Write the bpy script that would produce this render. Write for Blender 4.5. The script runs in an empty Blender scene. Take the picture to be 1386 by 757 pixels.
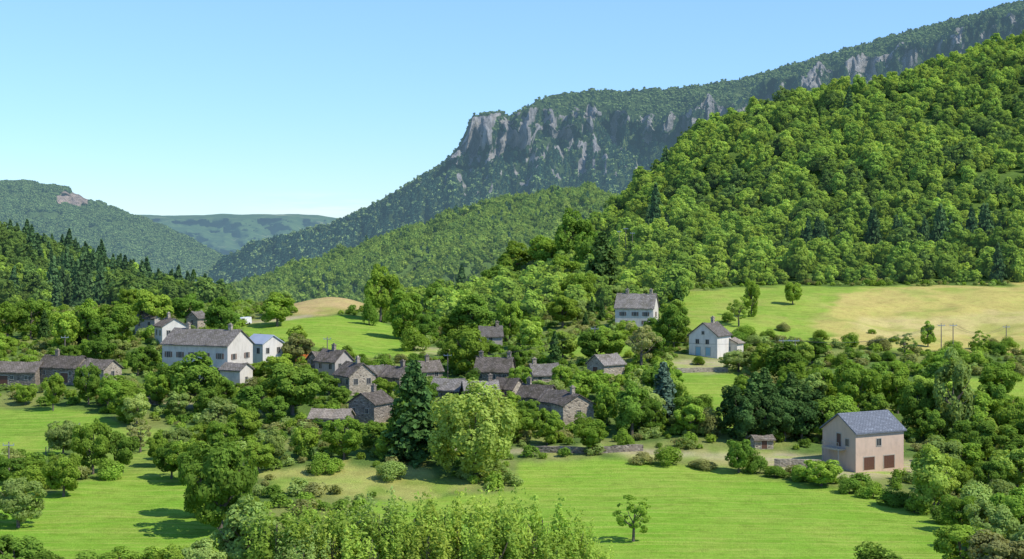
import bpy, math, random
import numpy as np
from mathutils import Vector
random.seed(5); RNG=np.random.default_rng(5)
F=1925.0; UC=693.0; VH=330.0; CZ=45.0
sc=bpy.context.scene; COL=sc.collection
# ---------------------------------------------------------------- noise
_T=np.random.default_rng(11).random((256,256))
def vnoise(x,y):
    x=np.asarray(x,float); y=np.asarray(y,float)
    xi=np.floor(x).astype(int); yi=np.floor(y).astype(int); fx=x-xi; fy=y-yi
    fx=fx*fx*(3-2*fx); fy=fy*fy*(3-2*fy)
    a=_T[xi&255,yi&255]; b=_T[(xi+1)&255,yi&255]; c=_T[xi&255,(yi+1)&255]; d=_T[(xi+1)&255,(yi+1)&255]
    return (a*(1-fx)+b*fx)*(1-fy)+(c*(1-fx)+d*fx)*fy
def fbm(x,y,o=4):
    s=0;a=1;t=0
    for i in range(o):
        s=s+a*(vnoise(x+17.3*i,y+9.1*i)-.5); t+=a; a*=.5; x=x*2.03; y=y*2.03
    return s/t*2
# ---------------------------------------------------------------- materials
def new_mat(name):
    m=bpy.data.materials.new(name); m.use_nodes=True; nt=m.node_tree; nt.nodes.clear()
    out=nt.nodes.new('ShaderNodeOutputMaterial'); return m,nt,out
def N(nt,t,**k):
    n=nt.nodes.new(t)
    for a,b in k.items(): setattr(n,a,b)
    return n
def mixc(nt,fac,a,b,mode='MIX'):
    n=N(nt,'ShaderNodeMix',data_type='RGBA',blend_type=mode)
    for s,v in ((n.inputs[0],fac),(n.inputs[6],a),(n.inputs[7],b)):
        if isinstance(v,bpy.types.NodeSocket): nt.links.new(v,s)
        elif isinstance(v,(tuple,list)): s.default_value=(*v[:3],1)
        else: s.default_value=v
    return n.outputs[2]
def math_(nt,op,a,b=0.0,c=None):
    n=N(nt,'ShaderNodeMath',operation=op)
    for s,v in zip(n.inputs,(a,b,c)):
        if v is None: continue
        if isinstance(v,bpy.types.NodeSocket): nt.links.new(v,s)
        else: s.default_value=v
    return n.outputs[0]
def noise(nt,vec,scale,detail=4,rough=.6):
    n=N(nt,'ShaderNodeTexNoise'); n.inputs['Scale'].default_value=scale; n.inputs['Detail'].default_value=detail; n.inputs['Roughness'].default_value=rough
    if vec is not None: nt.links.new(vec,n.inputs['Vector'])
    return n.outputs['Fac']
def ramp(nt,fac,p0,p1):
    n=N(nt,'ShaderNodeMapRange'); nt.links.new(fac,n.inputs[0]); n.inputs[1].default_value=p0; n.inputs[2].default_value=p1
    return n.outputs[0]
def gray(nt,v):
    cm=N(nt,'ShaderNodeCombineXYZ'); [nt.links.new(v,cm.inputs[i]) for i in range(3)]; return cm.outputs[0]
HAZE_GLOW=(0.25,0.43,0.60)
def finish(nt,out,sh,haze):  # paints distance haze into the material as a constant blue glow
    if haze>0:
        e=N(nt,'ShaderNodeEmission'); e.inputs[0].default_value=(*HAZE_GLOW,1); e.inputs[1].default_value=1.0
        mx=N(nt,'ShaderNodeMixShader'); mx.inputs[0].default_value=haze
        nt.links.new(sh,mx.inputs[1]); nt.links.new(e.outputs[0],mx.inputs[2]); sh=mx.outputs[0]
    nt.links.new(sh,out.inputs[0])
def leaf_mat(name,a,b,haze=0,trans=.44):
    m,nt,out=new_mat(name)
    at=N(nt,'ShaderNodeAttribute',attribute_name='tint'); oi=N(nt,'ShaderNodeObjectInfo')
    c=mixc(nt,oi.outputs['Random'],a,b)
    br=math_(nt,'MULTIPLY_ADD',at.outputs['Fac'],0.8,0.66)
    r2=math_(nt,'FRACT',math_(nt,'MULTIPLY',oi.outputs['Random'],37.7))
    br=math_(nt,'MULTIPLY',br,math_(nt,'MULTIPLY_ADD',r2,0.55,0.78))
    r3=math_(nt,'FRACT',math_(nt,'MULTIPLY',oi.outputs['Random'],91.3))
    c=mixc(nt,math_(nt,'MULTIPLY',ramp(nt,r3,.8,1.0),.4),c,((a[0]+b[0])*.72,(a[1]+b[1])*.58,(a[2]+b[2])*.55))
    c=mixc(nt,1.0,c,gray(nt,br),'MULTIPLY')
    d=N(nt,'ShaderNodeBsdfDiffuse'); nt.links.new(c,d.inputs[0])
    if trans>0:
        t=N(nt,'ShaderNodeBsdfTranslucent'); nt.links.new(mixc(nt,.6,c,(a[0]*2.0,a[1]*1.7,a[2]*.8)),t.inputs[0])
        mx=N(nt,'ShaderNodeMixShader'); mx.inputs[0].default_value=trans
        nt.links.new(d.outputs[0],mx.inputs[1]); nt.links.new(t.outputs[0],mx.inputs[2]); s=mx.outputs[0]
    else: s=d.outputs[0]
    finish(nt,out,s,haze); return m
def simple_mat(name,a,b=None,scale=2.0,rough=.85,bump=0,haze=0,metal=0):
    m,nt,out=new_mat(name); p=N(nt,'ShaderNodeBsdfPrincipled'); p.inputs['Roughness'].default_value=rough; p.inputs['Metallic'].default_value=metal
    tc=N(nt,'ShaderNodeTexCoord'); f=noise(nt,tc.outputs['Object'],scale,6,.65)
    c=mixc(nt,ramp(nt,f,.3,.7),a,b or tuple(x*.7 for x in a)); nt.links.new(c,p.inputs['Base Color'])
    if bump:
        bn=N(nt,'ShaderNodeBump'); bn.inputs['Strength'].default_value=bump; bn.inputs['Distance'].default_value=.1; nt.links.new(f,bn.inputs['Height']); nt.links.new(bn.outputs[0],p.inputs['Normal'])
    finish(nt,out,p.outputs[0],haze); return m
def render_mat(name,a,stain):
    m,nt,out=new_mat(name); p=N(nt,'ShaderNodeBsdfPrincipled'); p.inputs['Roughness'].default_value=.9
    tc=N(nt,'ShaderNodeTexCoord'); O_=tc.outputs['Object']; mp=N(nt,'ShaderNodeMapping'); mp.inputs['Scale'].default_value=(1.3,1.3,.25); nt.links.new(O_,mp.inputs[0])
    c=mixc(nt,math_(nt,'MULTIPLY',ramp(nt,noise(nt,mp.outputs[0],1.2,5,.7),.45,.75),.7),a,stain)
    c=mixc(nt,math_(nt,'MULTIPLY',ramp(nt,noise(nt,O_,.5,6,.7),.5,.8),.5),c,tuple(x*.7 for x in stain))
    nt.links.new(c,p.inputs['Base Color']); finish(nt,out,p.outputs[0],0); return m
def stone_mat(name,a,b,c3):
    m,nt,out=new_mat(name); p=N(nt,'ShaderNodeBsdfPrincipled'); p.inputs['Roughness'].default_value=.9
    tc=N(nt,'ShaderNodeTexCoord'); mp=N(nt,'ShaderNodeMapping'); mp.inputs['Scale'].default_value=(1,1,1.8); nt.links.new(tc.outputs['Object'],mp.inputs[0])
    v=N(nt,'ShaderNodeTexVoronoi'); v.inputs['Scale'].default_value=2.6; nt.links.new(mp.outputs[0],v.inputs['Vector'])
    sp=N(nt,'ShaderNodeSeparateColor'); nt.links.new(v.outputs['Color'],sp.inputs[0])
    c=mixc(nt,sp.outputs[0],a,b); c=mixc(nt,ramp(nt,sp.outputs[1],.75,.95),c,c3); c=mixc(nt,ramp(nt,sp.outputs[2],.85,.95),c,tuple(x*.45 for x in b))
    c=mixc(nt,ramp(nt,noise(nt,tc.outputs['Object'],.5,4),.45,.8),c,tuple(x*.6 for x in a))
    nt.links.new(c,p.inputs['Base Color']); bn=N(nt,'ShaderNodeBump'); bn.invert=True; bn.inputs['Distance'].default_value=.1; bn.inputs['Strength'].default_value=.8; nt.links.new(v.outputs['Distance'],bn.inputs['Height']); nt.links.new(bn.outputs[0],p.inputs['Normal'])
    finish(nt,out,p.outputs[0],0); return m
def roof_mat(name,a,b,row=.35,moss=None):
    m,nt,out=new_mat(name); p=N(nt,'ShaderNodeBsdfDiffuse')
    tc=N(nt,'ShaderNodeTexCoord'); sx=N(nt,'ShaderNodeSeparateXYZ'); nt.links.new(tc.outputs['Object'],sx.inputs[0]); oi=N(nt,'ShaderNodeObjectInfo')
    cb=N(nt,'ShaderNodeCombineXYZ'); nt.links.new(sx.outputs[0],cb.inputs[0]); nt.links.new(math_(nt,'MULTIPLY',sx.outputs[2],1.7),cb.inputs[1])
    br=N(nt,'ShaderNodeTexBrick'); nt.links.new(cb.outputs[0],br.inputs['Vector']); br.inputs['Scale'].default_value=1
    br.inputs['Brick Width'].default_value=.6; br.inputs['Row Height'].default_value=row; br.inputs['Mortar Size'].default_value=.03; br.inputs['Bias'].default_value=0
    br.inputs['Color1'].default_value=(*a,1); br.inputs['Color2'].default_value=(*b,1); br.inputs['Mortar'].default_value=(a[0]*.4,a[1]*.4,a[2]*.4,1)
    off=N(nt,'ShaderNodeVectorMath',operation='ADD'); nt.links.new(tc.outputs['Object'],off.inputs[0]); nt.links.new(gray(nt,math_(nt,'MULTIPLY',oi.outputs['Random'],50)),off.inputs[1]); OV=off.outputs[0]
    c=mixc(nt,ramp(nt,noise(nt,OV,.6,7,.75),.46,.66),br.outputs['Color'],moss or tuple(x*.5 for x in a))
    c=mixc(nt,ramp(nt,noise(nt,OV,2.2,4,.7),.56,.72),c,tuple(min(1,x*1.6) for x in b))
    c=mixc(nt,1,c,gray(nt,math_(nt,'MULTIPLY_ADD',oi.outputs['Random'],.5,.72)),'MULTIPLY')
    nt.links.new(c,p.inputs[0]); bn=N(nt,'ShaderNodeBump'); bn.inputs['Distance'].default_value=.08; bn.inputs['Strength'].default_value=.8; nt.links.new(br.outputs['Fac'],bn.inputs['Height']); bn.invert=True; nt.links.new(bn.outputs[0],p.inputs['Normal'])
    finish(nt,out,p.outputs[0],0); return m
# ---------------------------------------------------------------- mesh helpers
def np_mesh(name,V,Fc,k,mat,smooth=False,attrs=None):
    me=bpy.data.meshes.new(name); V=np.asarray(V,np.float32); Fc=np.asarray(Fc,np.int32)
    me.vertices.add(len(V)); me.vertices.foreach_set('co',V.ravel())
    me.loops.add(Fc.size); me.loops.foreach_set('vertex_index',Fc.ravel())
    n=len(Fc); me.polygons.add(n); me.polygons.foreach_set('loop_start',np.arange(n,dtype=np.int32)*k)
    me.polygons.foreach_set('loop_total',np.full(n,k,np.int32))
    me.polygons.foreach_set('use_smooth',np.full(n,smooth))
    if mat: me.materials.append(mat)
    me.update(calc_edges=True)
    for an,(dom,typ,data) in (attrs or {}).items():
        a=me.attributes.new(an,typ,dom)
        a.data.foreach_set({'FLOAT':'value','FLOAT_COLOR':'color','INT':'value','FLOAT_VECTOR':'vector'}[typ],np.asarray(data).ravel())
    return me
def grid_mesh(name,X,Y,Z,mat,attrs=None):
    r,c=X.shape; V=np.stack([X,Y,Z],-1).reshape(-1,3); i=np.arange(r*c).reshape(r,c)
    Fc=np.stack([i[:-1,:-1],i[:-1,1:],i[1:,1:],i[1:,:-1]],-1).reshape(-1,4)
    return np_mesh(name,V,Fc,4,mat,True,attrs)
def link(o,parent=None):
    COL.objects.link(o)
    if parent: o.parent=parent
    return o
def meta(o,label=None,cat=None,kind=None,group=None):
    if label:o['label']=label
    if cat:o['category']=cat
    if kind:o['kind']=kind
    if group:o['group']=group
    return o
def obj(name,me,parent=None,loc=(0,0,0),rz=0,sc_=None):
    o=bpy.data.objects.new(name,me); o.location=loc; o.rotation_euler=(0,0,rz)
    if sc_ is not None:o.scale=sc_
    return link(o,parent)
def pymesh(name,V,Fs,mats,midx=None):
    me=bpy.data.meshes.new(name); me.from_pydata([tuple(v) for v in V],[],Fs)
    for m in (mats if isinstance(mats,list) else [mats]): me.materials.append(m)
    if midx: me.polygons.foreach_set('material_index',midx)
    me.update(); return me
def box(V,Fs,x0,x1,y0,y1,z0,z1):
    b=len(V); V+= [(x0,y0,z0),(x1,y0,z0),(x1,y1,z0),(x0,y1,z0),(x0,y0,z1),(x1,y0,z1),(x1,y1,z1),(x0,y1,z1)]
    Fs+=[tuple(b+i for i in f) for f in ((0,3,2,1),(4,5,6,7),(0,1,5,4),(1,2,6,5),(2,3,7,6),(3,0,4,7))]
def blur(Z,s,ax):
    r=int(s*3); k=np.exp(-np.arange(-r,r+1)**2/(2*s*s)); k/=k.sum()
    P=np.pad(Z,[(r,r) if a==ax else (0,0) for a in range(2)],mode='edge')
    return np.apply_along_axis(lambda m:np.convolve(m,k,'valid'),ax,P)
# ---------------------------------------------------------------- terrain table
UK=np.array([-600,-300,0,100,200,300,400,480,560,640,700,780,850,920,1000,1100,1200,1300,1386,1700,2100],float)
TAB=[
 (60,None,-43),(100,None,-41),(140,None,-38.5),
 (160,[763]*21,None),
 (220,[640,640,640,640,640,640,640,640,640,640,640,640,640,641,643,646,650,655,660,665,665],None),
 (270,[580,578,575,573,570,568,568,566,566,566,566,565,562,560,558,560,565,572,578,580,580],None),
 (300,[540,538,535,530,525,524,528,530,530,530,530,526,520,516,515,518,523,527,530,530,530],None),
 (340,[495,493,490,482,475,475,480,483,485,487,487,480,470,470,478,482,485,488,490,490,490],None),
 (390,[458,456,455,450,445,440,440,442,455,455,452,445,435,432,436,445,450,453,455,450,450],None),
 (440,[425,425,432,427,421,416,413,412,432,430,425,413,402,398,398,399,400,399,397,390,390],None),
 (500,[395,400,410,410,414,414,418,425,425,420,405,390,378,372,372,372,372,371,370,360,355],None),
 (600,[345,360,383,395,410,430,440,440,435,420,395,370,325,310,302,296,290,284,280,250,230],None),
 (700,[285,310,338,362,393,430,455,455,445,430,400,345,290,250,222,208,200,185,172,120,90],None),
 (800,[275,300,330,358,392,440,460,460,450,440,410,350,288,215,185,165,150,130,108,50,20],None),
 (900,[285,305,338,368,400,440,460,460,450,440,420,370,303,218,170,146,129,105,80,15,-20],None),
 (1000,[300,320,350,385,415,445,460,460,450,440,430,390,330,260,190,148,127,95,66,5,-30],None),
 (1150,[330,345,370,405,430,445,455,455,450,440,430,400,360,320,270,200,160,115,75,10,-30],None),
 (1500,None,-85),(3500,None,-100),(16000,None,-100)]
YK=np.array([t[0] for t in TAB],float)
ZT=np.array([[ -(v-VH)/F*t[0] for v in t[1]] if t[1] else [t[2]]*21 for t in TAB])
ugrid=np.arange(-600,2104,4.0)
ygrid=np.concatenate([np.arange(60,500,1.5),np.arange(500,1200,3.5),np.geomspace(1200,16000,40)])
def build_terrain():
    A=np.array([np.interp(ugrid,UK,r) for r in ZT])
    Z=np.array([np.interp(np.log(ygrid),np.log(YK),A[:,j]) for j in range(len(ugrid))]).T
    return blur(blur(Z,8,1),7,0)
ZG=build_terrain()
UU,YY=np.meshgrid(ugrid,ygrid)
XX=(UU-UC)/F*YY
damp=np.clip((YY-60)/300,0,1)
ZG=ZG+fbm(XX/30,YY/30,3)*.9*damp+fbm(XX/9,YY/9,3)*.22+np.where(YY>480,fbm(XX/90,YY/90,4)*np.clip((YY-480)/200,0,1)*14*np.clip((UU+100)/700,.4,1),0)
ZG=ZG+3.2*np.exp(-((UU-452)/52)**2-((YY-450)/16)**2)
ZG=ZG+1.2*np.exp(-((UU-470)/120)**2-((YY-226)/14)**2)
fz=np.exp(-((YY-405)/45)**2)*np.clip((UU-980)/80,0,1)
ZG=ZG+fbm(XX/22+5,YY/22,3)*2.2*fz+fbm(XX/60,YY/6,3)*.9*fz
ZW=ZG+CZ
VS=VH-ZG/YY*F
def zat(x,y):
    u=UC+x/y*F; i=np.clip((u-ugrid[0])/4.0,0,len(ugrid)-1.001); i0=int(i); fi=i-i0
    j0=int(np.clip(np.searchsorted(ygrid,y)-1,0,len(ygrid)-2)); fj=(y-ygrid[j0])/(ygrid[j0+1]-ygrid[j0])
    a=ZW[j0,i0]*(1-fi)+ZW[j0,i0+1]*fi; b=ZW[j0+1,i0]*(1-fi)+ZW[j0+1,i0+1]*fi
    return a*(1-fj)+b*fj
def pos(u,v):
    i=int(np.clip((u-ugrid[0])/4.0,0,len(ugrid)-2)); fi=(u-ugrid[0])/4.0-i
    col=VS[:,i]*(1-fi)+VS[:,i+1]*fi
    j=np.argmax((col<=v)&(ygrid>100))
    if j==0: return None
    t=(col[j-1]-v)/max(col[j-1]-col[j],1e-6); y=ygrid[j-1]+np.clip(t,0,1)*(ygrid[j]-ygrid[j-1])
    x=(u-UC)/F*y; return x,y,zat(x,y)
def inpoly(px,py,poly):
    px=np.asarray(px,float);py=np.asarray(py,float); r=np.zeros(px.shape,bool); n=len(poly)
    for i in range(n):
        x0,y0=poly[i];x1,y1=poly[(i+1)%n]
        if y0==y1: continue
        c=((y0>py)!=(y1>py))&(px<(x1-x0)*(py-y0)/(y1-y0)+x0); r^=c
    return r
GREEN=(.17,.30,.035); LUSH=(.18,.335,.032); TAN=(.46,.37,.125); PATH=(.42,.34,.23)
ZONES=[ # (poly, colour, edge noise, second colour, threshold)
 ([(-300,553),(60,552),(120,557),(165,575),(105,595),(62,620),(-300,610)],GREEN,1,None,0),
 ([(100,600),(165,578),(250,585),(300,600),(260,640),(150,650),(90,640)],(.13,.21,.04),1,None,0),
 ([(60,672),(120,652),(200,640),(260,650),(300,700),(300,900),(-300,900),(-300,650),(0,640)],LUSH,1,None,0),
 ([(700,626),(860,622),(1000,637),(1080,655),(1190,672),(1290,715),(1300,760),(1260,900),(400,900),(500,680),(700,668)],LUSH,1,None,0),
 ([(345,634),(440,628),(560,630),(600,650),(660,662),(560,678),(360,668)],(.34,.33,.10),2.5,(.20,.28,.05),.04),
 ([(325,440),(400,430),(500,428),(575,462),(560,484),(480,486),(400,462),(340,462)],GREEN,1,None,0),
 ([(385,406),(430,392),(505,392),(518,414),(470,424),(400,427)],(.44,.32,.15),2.2,(.30,.27,.09),.2),
 ([(740,458),(840,455),(860,480),(830,486),(750,484)],GREEN,1,None,0),
 ([(915,395),(1000,390),(1500,385),(1500,475),(1300,474),(1180,474),(1090,462),(990,450),(930,446)],(.20,.295,.045),1,(.27,.30,.07),.15),
 ([(1130,400),(1230,388),(1500,385),(1500,478),(1290,476),(1150,468),(1100,440)],TAN,2.6,(.33,.33,.09),.16),
 ([(1150,432),(1500,418),(1500,442),(1180,456)],(.50,.40,.17),2.6,(.36,.33,.10),.16),
 ([(905,505),(1000,505),(1010,560),(985,590),(930,540)],GREEN,1,None,0),
 ([(1300,512),(1500,512),(1500,545),(1330,540)],GREEN,1,None,0),
 ([(715,602),(880,605),(1060,614),(1110,620),(1110,638),(1060,635),(880,618),(715,612)],(.36,.33,.13),2.1,(.20,.27,.055),.06),
 ([(1045,616),(1240,622),(1250,646),(1120,644),(1045,634)],PATH,1,None,0),
 ([(900,490),(990,487),(1000,503),(905,504)],PATH,1,(.2,.26,.06),.1),
 ([(560,470),(640,470),(640,480),(560,482)],PATH,1,None,0),
]
def zone_col():
    n1=fbm(XX/7,YY/7,4); n2=fbm(XX/7+50,YY/7,4)
    C=np.empty(UU.shape+(4,)); C[...,3]=0
    C[...,:3]=(.10,.16,.038)
    n=(fbm(XX/14+9,YY/14,4)>0.12)[...,None]
    C[...,:3]=np.where(n,(.20,.23,.065),C[...,:3])
    C[YY>452,:3]=(.09,.145,.033)
    sp=fbm(XX/9+3,YY/7,5)
    for poly,c,en,c2,th in ZONES:
        m=inpoly(UU+n1*10*en,VS+n2*5*en,poly)&(YY<475); C[m,:3]=c; C[m,3]=1 if en<2 else .25
        if c2 is not None: C[m&(sp>th),:3]=c2
    for a,b,w in (((720,606),(880,612),2.4),((880,612),(1045,622),2.6),((560,605),(720,612),2),((190,540),(350,560),3),((330,438),(420,428),2)):
        a=np.array(a,float);b=np.array(b,float);d=b-a; t=np.clip(((UU-a[0])*d[0]+(VS-a[1])*d[1])/(d@d),0,1)
        m=(np.hypot(UU-a[0]-t*d[0],(VS-a[1]-t*d[1]))<w+fbm(XX/3,YY/3,2))&(YY<450); C[m,:3]=PATH; C[m,3]=.3
    for k in range(4): C[...,k]=blur(blur(C[...,k],.9,0),.9,1)
    return C
ZC=zone_col()
def ground_mat():
    m,nt,out=new_mat('ground_grass'); at=N(nt,'ShaderNodeAttribute',attribute_name='zone'); tc=N(nt,'ShaderNodeTexCoord'); P=tc.outputs['Object']
    al=at.outputs['Alpha']
    d=N(nt,'ShaderNodeBsdfDiffuse')
    n1=noise(nt,P,.05,6,.65); n2=noise(nt,P,.5,6,.7); n3=noise(nt,P,3.0,4,.75); n5=noise(nt,P,.16,6,.7)
    mp=N(nt,'ShaderNodeMapping'); mp.inputs['Rotation'].default_value=(0,0,.45); mp.inputs['Scale'].default_value=(.04,.8,.1); nt.links.new(P,mp.inputs[0]); n4=noise(nt,mp.outputs[0],1.2,4,.6)
    c=mixc(nt,math_(nt,'MULTIPLY',math_(nt,'MULTIPLY',ramp(nt,n1,.42,.66),.75),al),at.outputs['Color'],(.29,.36,.06))
    c=mixc(nt,math_(nt,'MULTIPLY',math_(nt,'MULTIPLY',ramp(nt,n4,.44,.62),.65),al),c,(.34,.40,.08))
    c=mixc(nt,math_(nt,'MULTIPLY',math_(nt,'MULTIPLY',ramp(nt,n5,.48,.7),.65),al),c,(.12,.25,.022))
    c=mixc(nt,math_(nt,'MULTIPLY',ramp(nt,n2,.54,.74),.5),c,(.12,.19,.03))
    s=math_(nt,'MULTIPLY_ADD',n3,1.0,.54); s2=math_(nt,'MULTIPLY_ADD',n2,1.0,.53); s=math_(nt,'MULTIPLY',s,s2); s=math_(nt,'MULTIPLY',s,math_(nt,'MULTIPLY_ADD',n5,.9,.58))
    c=mixc(nt,1,c,gray(nt,s),'MULTIPLY'); nt.links.new(c,d.inputs[0])
    bn=N(nt,'ShaderNodeBump'); bn.inputs['Strength'].default_value=.7; bn.inputs['Distance'].default_value=.35; nt.links.new(n3,bn.inputs['Height']); nt.links.new(bn.outputs[0],d.inputs['Normal'])
    finish(nt,out,d.outputs[0],0); return m
g=obj('ground',grid_mesh('ground',XX,YY,ZW,ground_mat(),{'zone':('POINT','FLOAT_COLOR',ZC.reshape(-1,4))}))
meta(g,'rolling valley ground with green meadows and dry fields','ground','structure')
# ---------------------------------------------------------------- hill layers
def layer(uk,rows,du,nr,dispf):
    us=np.arange(uk[0],uk[-1]+.1,du); R=[]
    for vv,yy in rows:
        v=np.interp(us,uk,vv); y=np.interp(us,uk,yy if hasattr(yy,'__len__') else [yy]*len(uk)); R.append((v,y))
    Vv=[];Yy=[];Tt=[]
    for k in range(len(R)-1):
        n=nr[k]
        for i in range(n+(k==len(R)-2)):
            t=i/n; y=R[k][1]*(1-t)+R[k+1][1]*t
            za=-(R[k][0]-VH)/F*R[k][1]; zb=-(R[k+1][0]-VH)/F*R[k+1][1]
            Yy.append(y); Vv.append(za*(1-t)+zb*t); Tt.append(np.full(len(us),k+t))
    Y=np.array(Yy);Z=np.array(Vv);T=np.array(Tt);U=np.broadcast_to(us,Y.shape).copy()
    U,Y,Z=dispf(U,Y,Z,T)
    X=(U-UC)/F*Y
    return us,U,X,Y,Z+CZ,T
def hillmat(name,a,b,c3,haze,sc1=.004,sc2=.05,rockcol=None):
    m,nt,out=new_mat(name); d=N(nt,'ShaderNodeBsdfDiffuse'); tc=N(nt,'ShaderNodeTexCoord'); P=tc.outputs['Object']
    n1=noise(nt,P,sc1,5,.6); n2=noise(nt,P,sc2,4,.7)
    c=mixc(nt,ramp(nt,n2,.35,.65),a,b); c=mixc(nt,ramp(nt,n1,.58,.68),c,c3); hgt=n2
    if rockcol:
        at=N(nt,'ShaderNodeAttribute',attribute_name='rock')
        mp=N(nt,'ShaderNodeMapping'); mp.inputs['Scale'].default_value=(.035,.035,.018); nt.links.new(P,mp.inputs[0]); rn=noise(nt,mp.outputs[0],1.5,8,.68)
        rn2=noise(nt,P,.02,6,.7)
        rc=mixc(nt,ramp(nt,rn,.36,.60),tuple(x*.38 for x in rockcol),rockcol); rc=mixc(nt,ramp(nt,rn2,.5,.7),rc,(rockcol[0]*1.3,rockcol[1]*1.2,rockcol[2]*1.05))
        c=mixc(nt,ramp(nt,at.outputs['Fac'],.4,.55),c,rc)
        hgt=math_(nt,'ADD',n2,math_(nt,'MULTIPLY',rn,2.5))
    nt.links.new(c,d.inputs[0]); bn=N(nt,'ShaderNodeBump'); bn.inputs['Distance'].default_value=9; bn.inputs['Strength'].default_value=1; nt.links.new(hgt,bn.inputs['Height']); nt.links.new(bn.outputs[0],d.inputs['Normal'])
    finish(nt,out,d.outputs[0],haze); return m
uk=[-200,100,180,250,300,380,430,460,500,600]
us,U,X,Y,Z,T=layer(uk,[([330]*10,9500),([294,292,291,292,290,290,291,296,303,315],7500),([304,302,301,302,300,299,301,305,310,320],7000),([350]*10,5600)],3,[3,4,40],
   lambda U,Y,Z,T:(U,Y+fbm(U/26,T*3,5)*520*(T>1.6),Z+fbm(U/25,T*4,5)*5*(T>=1)+fbm(U/14,T*9,4)*16*np.clip(T-2.2,0,1)))
meta(obj('far_hill',grid_mesh('far_hill',X,Y,Z,hillmat('far_plateau',(.05,.10,.04),(.10,.16,.05),(.34,.35,.18),.44,.0026,.012))),'distant flat-topped wooded plateau with blue haze painted in','hill','structure')
uk=[-400,-200,-50,0,50,90,130,160,190,220,260,295,330,380]
vt=[205,222,240,246,249,256,274,286,296,308,327,346,362,385]
us,LU,LX,LY,LZ,LT=layer(uk,[([350]*14,4800),(vt,[3900]*9+[3700,3500,3300,3200,3100]),([v+12 for v in vt],[3700]*9+[3500,3300,3150,3050,3000]),([410]*14,2400)],3,[4,6,70],
   lambda U,Y,Z,T:(U,Y+((1-np.abs(fbm(U/42+T*1.0,T*1.1+3,4))*2)*-210+fbm(U/45,T*1.2,3)*260)*np.clip(T-1.3,0,1)*(T>1.3),Z+fbm(U/14,T*6)*10*(T>=1)))
LVv=VH-(LZ-CZ)/LY*F
def blob(u,v,a,b): return np.exp(-(((LU-u)/a)**2+((LVv-v)/b)**2))*(.75+fbm(LU/8,LT*30)*.6)
ROCKL=blob(102,269,30,11)*1.6
clear=blob(52,292,34,8)*1.3+blob(20,262,22,4)+blob(165,302,28,6)*1.2+blob(120,310,22,5)+blob(200,330,20,5)
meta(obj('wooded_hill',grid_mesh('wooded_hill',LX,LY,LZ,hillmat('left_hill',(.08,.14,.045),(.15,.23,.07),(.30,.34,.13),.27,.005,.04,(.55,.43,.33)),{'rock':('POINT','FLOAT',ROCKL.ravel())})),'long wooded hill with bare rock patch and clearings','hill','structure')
# cliff mountain
uk=[-100,200,262,300,340,400,450,500,560,600,610,622,632,640,650,660,676,686,692,700,712,720,728,742,760,800,830,900,1000,1090,1220,1386,1600,2000]
vt=[430,405,384,352,330,316,302,280,245,220,210,196,176,158,154,153,152,156,160,152,146,143,137,130,126,122,123,121,107,82,45,0,-60,-140]
dct=[3,3,3,3,3,3,3,3,3,4,4,4,5,4,3,3,3,6,5,3,3,4,12,22,28,34,34,32,28,24,18,22,30,30]
dcb=[6,6,6,6,6,6,6,6,8,12,22,34,58,70,74,72,62,46,44,60,72,66,50,58,70,58,66,74,60,60,50,44,50,50]
yt=[2000,2050,2100,2180,2230,2280,2330,2400,2500,2570,2580,2590,2600,2600,2605,2610,2630,2660,2660,2650,2660,2680,2720,2780,2850,2950,3000,3100,3150,3200,3250,3300,3400,3500]
yc=[1960,2010,2060,2140,2190,2240,2290,2370,2470,2550,2560,2570,2580,2575,2570,2575,2600,2640,2640,2595,2590,2610,2660,2680,2700,2720,2740,2760,2780,2800,2820,2850,2900,3000]
def dm(U,Y,Z,T):
    cl=np.exp(-((T-2.5)/.6)**2)
    rib=fbm(U/13+T*.6,T*1.2+5,4); rib2=1-np.abs(fbm(U/30+4+T*.2,T*.4,2))*2.6
    step=np.floor(vnoise(U/11+40,T*1.1)*4)/4
    Y=Y+rib*58*cl-rib2*60*cl*(U>600)+(step-.5)*60*cl*(U>610)
    led=(vnoise(U/22+9,T*3.2)-.5)*40*cl*(U>610); Y=Y-led
    Y=Y+fbm(U/38+T*.4,T*.5,4)*300*np.clip(T-2.9,0,1)*np.clip(5-T,0,1)
    Z=Z+fbm(U/9,T*3)*6*(T>=1)+fbm(U/24,T*2)*34*(T>1.5)*(T<3.4)*(U>722)*np.clip((U-722)/20,0,1)+fbm(U/18+3,T*.5)*26*np.clip(T-2.3,0,.7)*(T<3.6)
    return U+fbm(U/10,T*5+9)*4.0*cl,Y,Z
us,MU,MX,MY,MZ,MT=layer(uk,[([v+40 for v in vt],4200),(vt,yt),([a+b for a,b in zip(vt,dct)],yc),([a+b for a,b in zip(vt,dcb)],[y-38 for y in yc]),
   ([ (a+b)*.5+205 for a,b in zip(vt,dcb)],[y-420 for y in yc]),([440]*34,[1500]*34)],1.5,[4,14,44,60,25],dm)
MV=VH-(MZ-CZ)/MY*F
rk=np.where((MT>=1.95)&(MT<=3.1),1,0)
solid=((MU>626)&(MU<727))
r=np.where(rk>0,.50+fbm(MU/10,MT*2.6,5)*1.9-np.clip((MT-2.75),0,1)*1.2+np.where(solid,.42*np.clip((2.98-MT)*3,0,1),-.06),0)
led=np.abs(((MT-1.95)*3.0+fbm(MU/12,MT,3)*.9)%1-.5)<.09; r=np.where(led&(rk>0),r-.35,r)
low=(MT>3)&(MT<3.5)&(MU>600)&(MU<930); r=np.where(low,.12+fbm(MU/7,MT*9,3)*1.3,r)
r=np.where((MU<606)&(MT<3.1),0,r)
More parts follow.
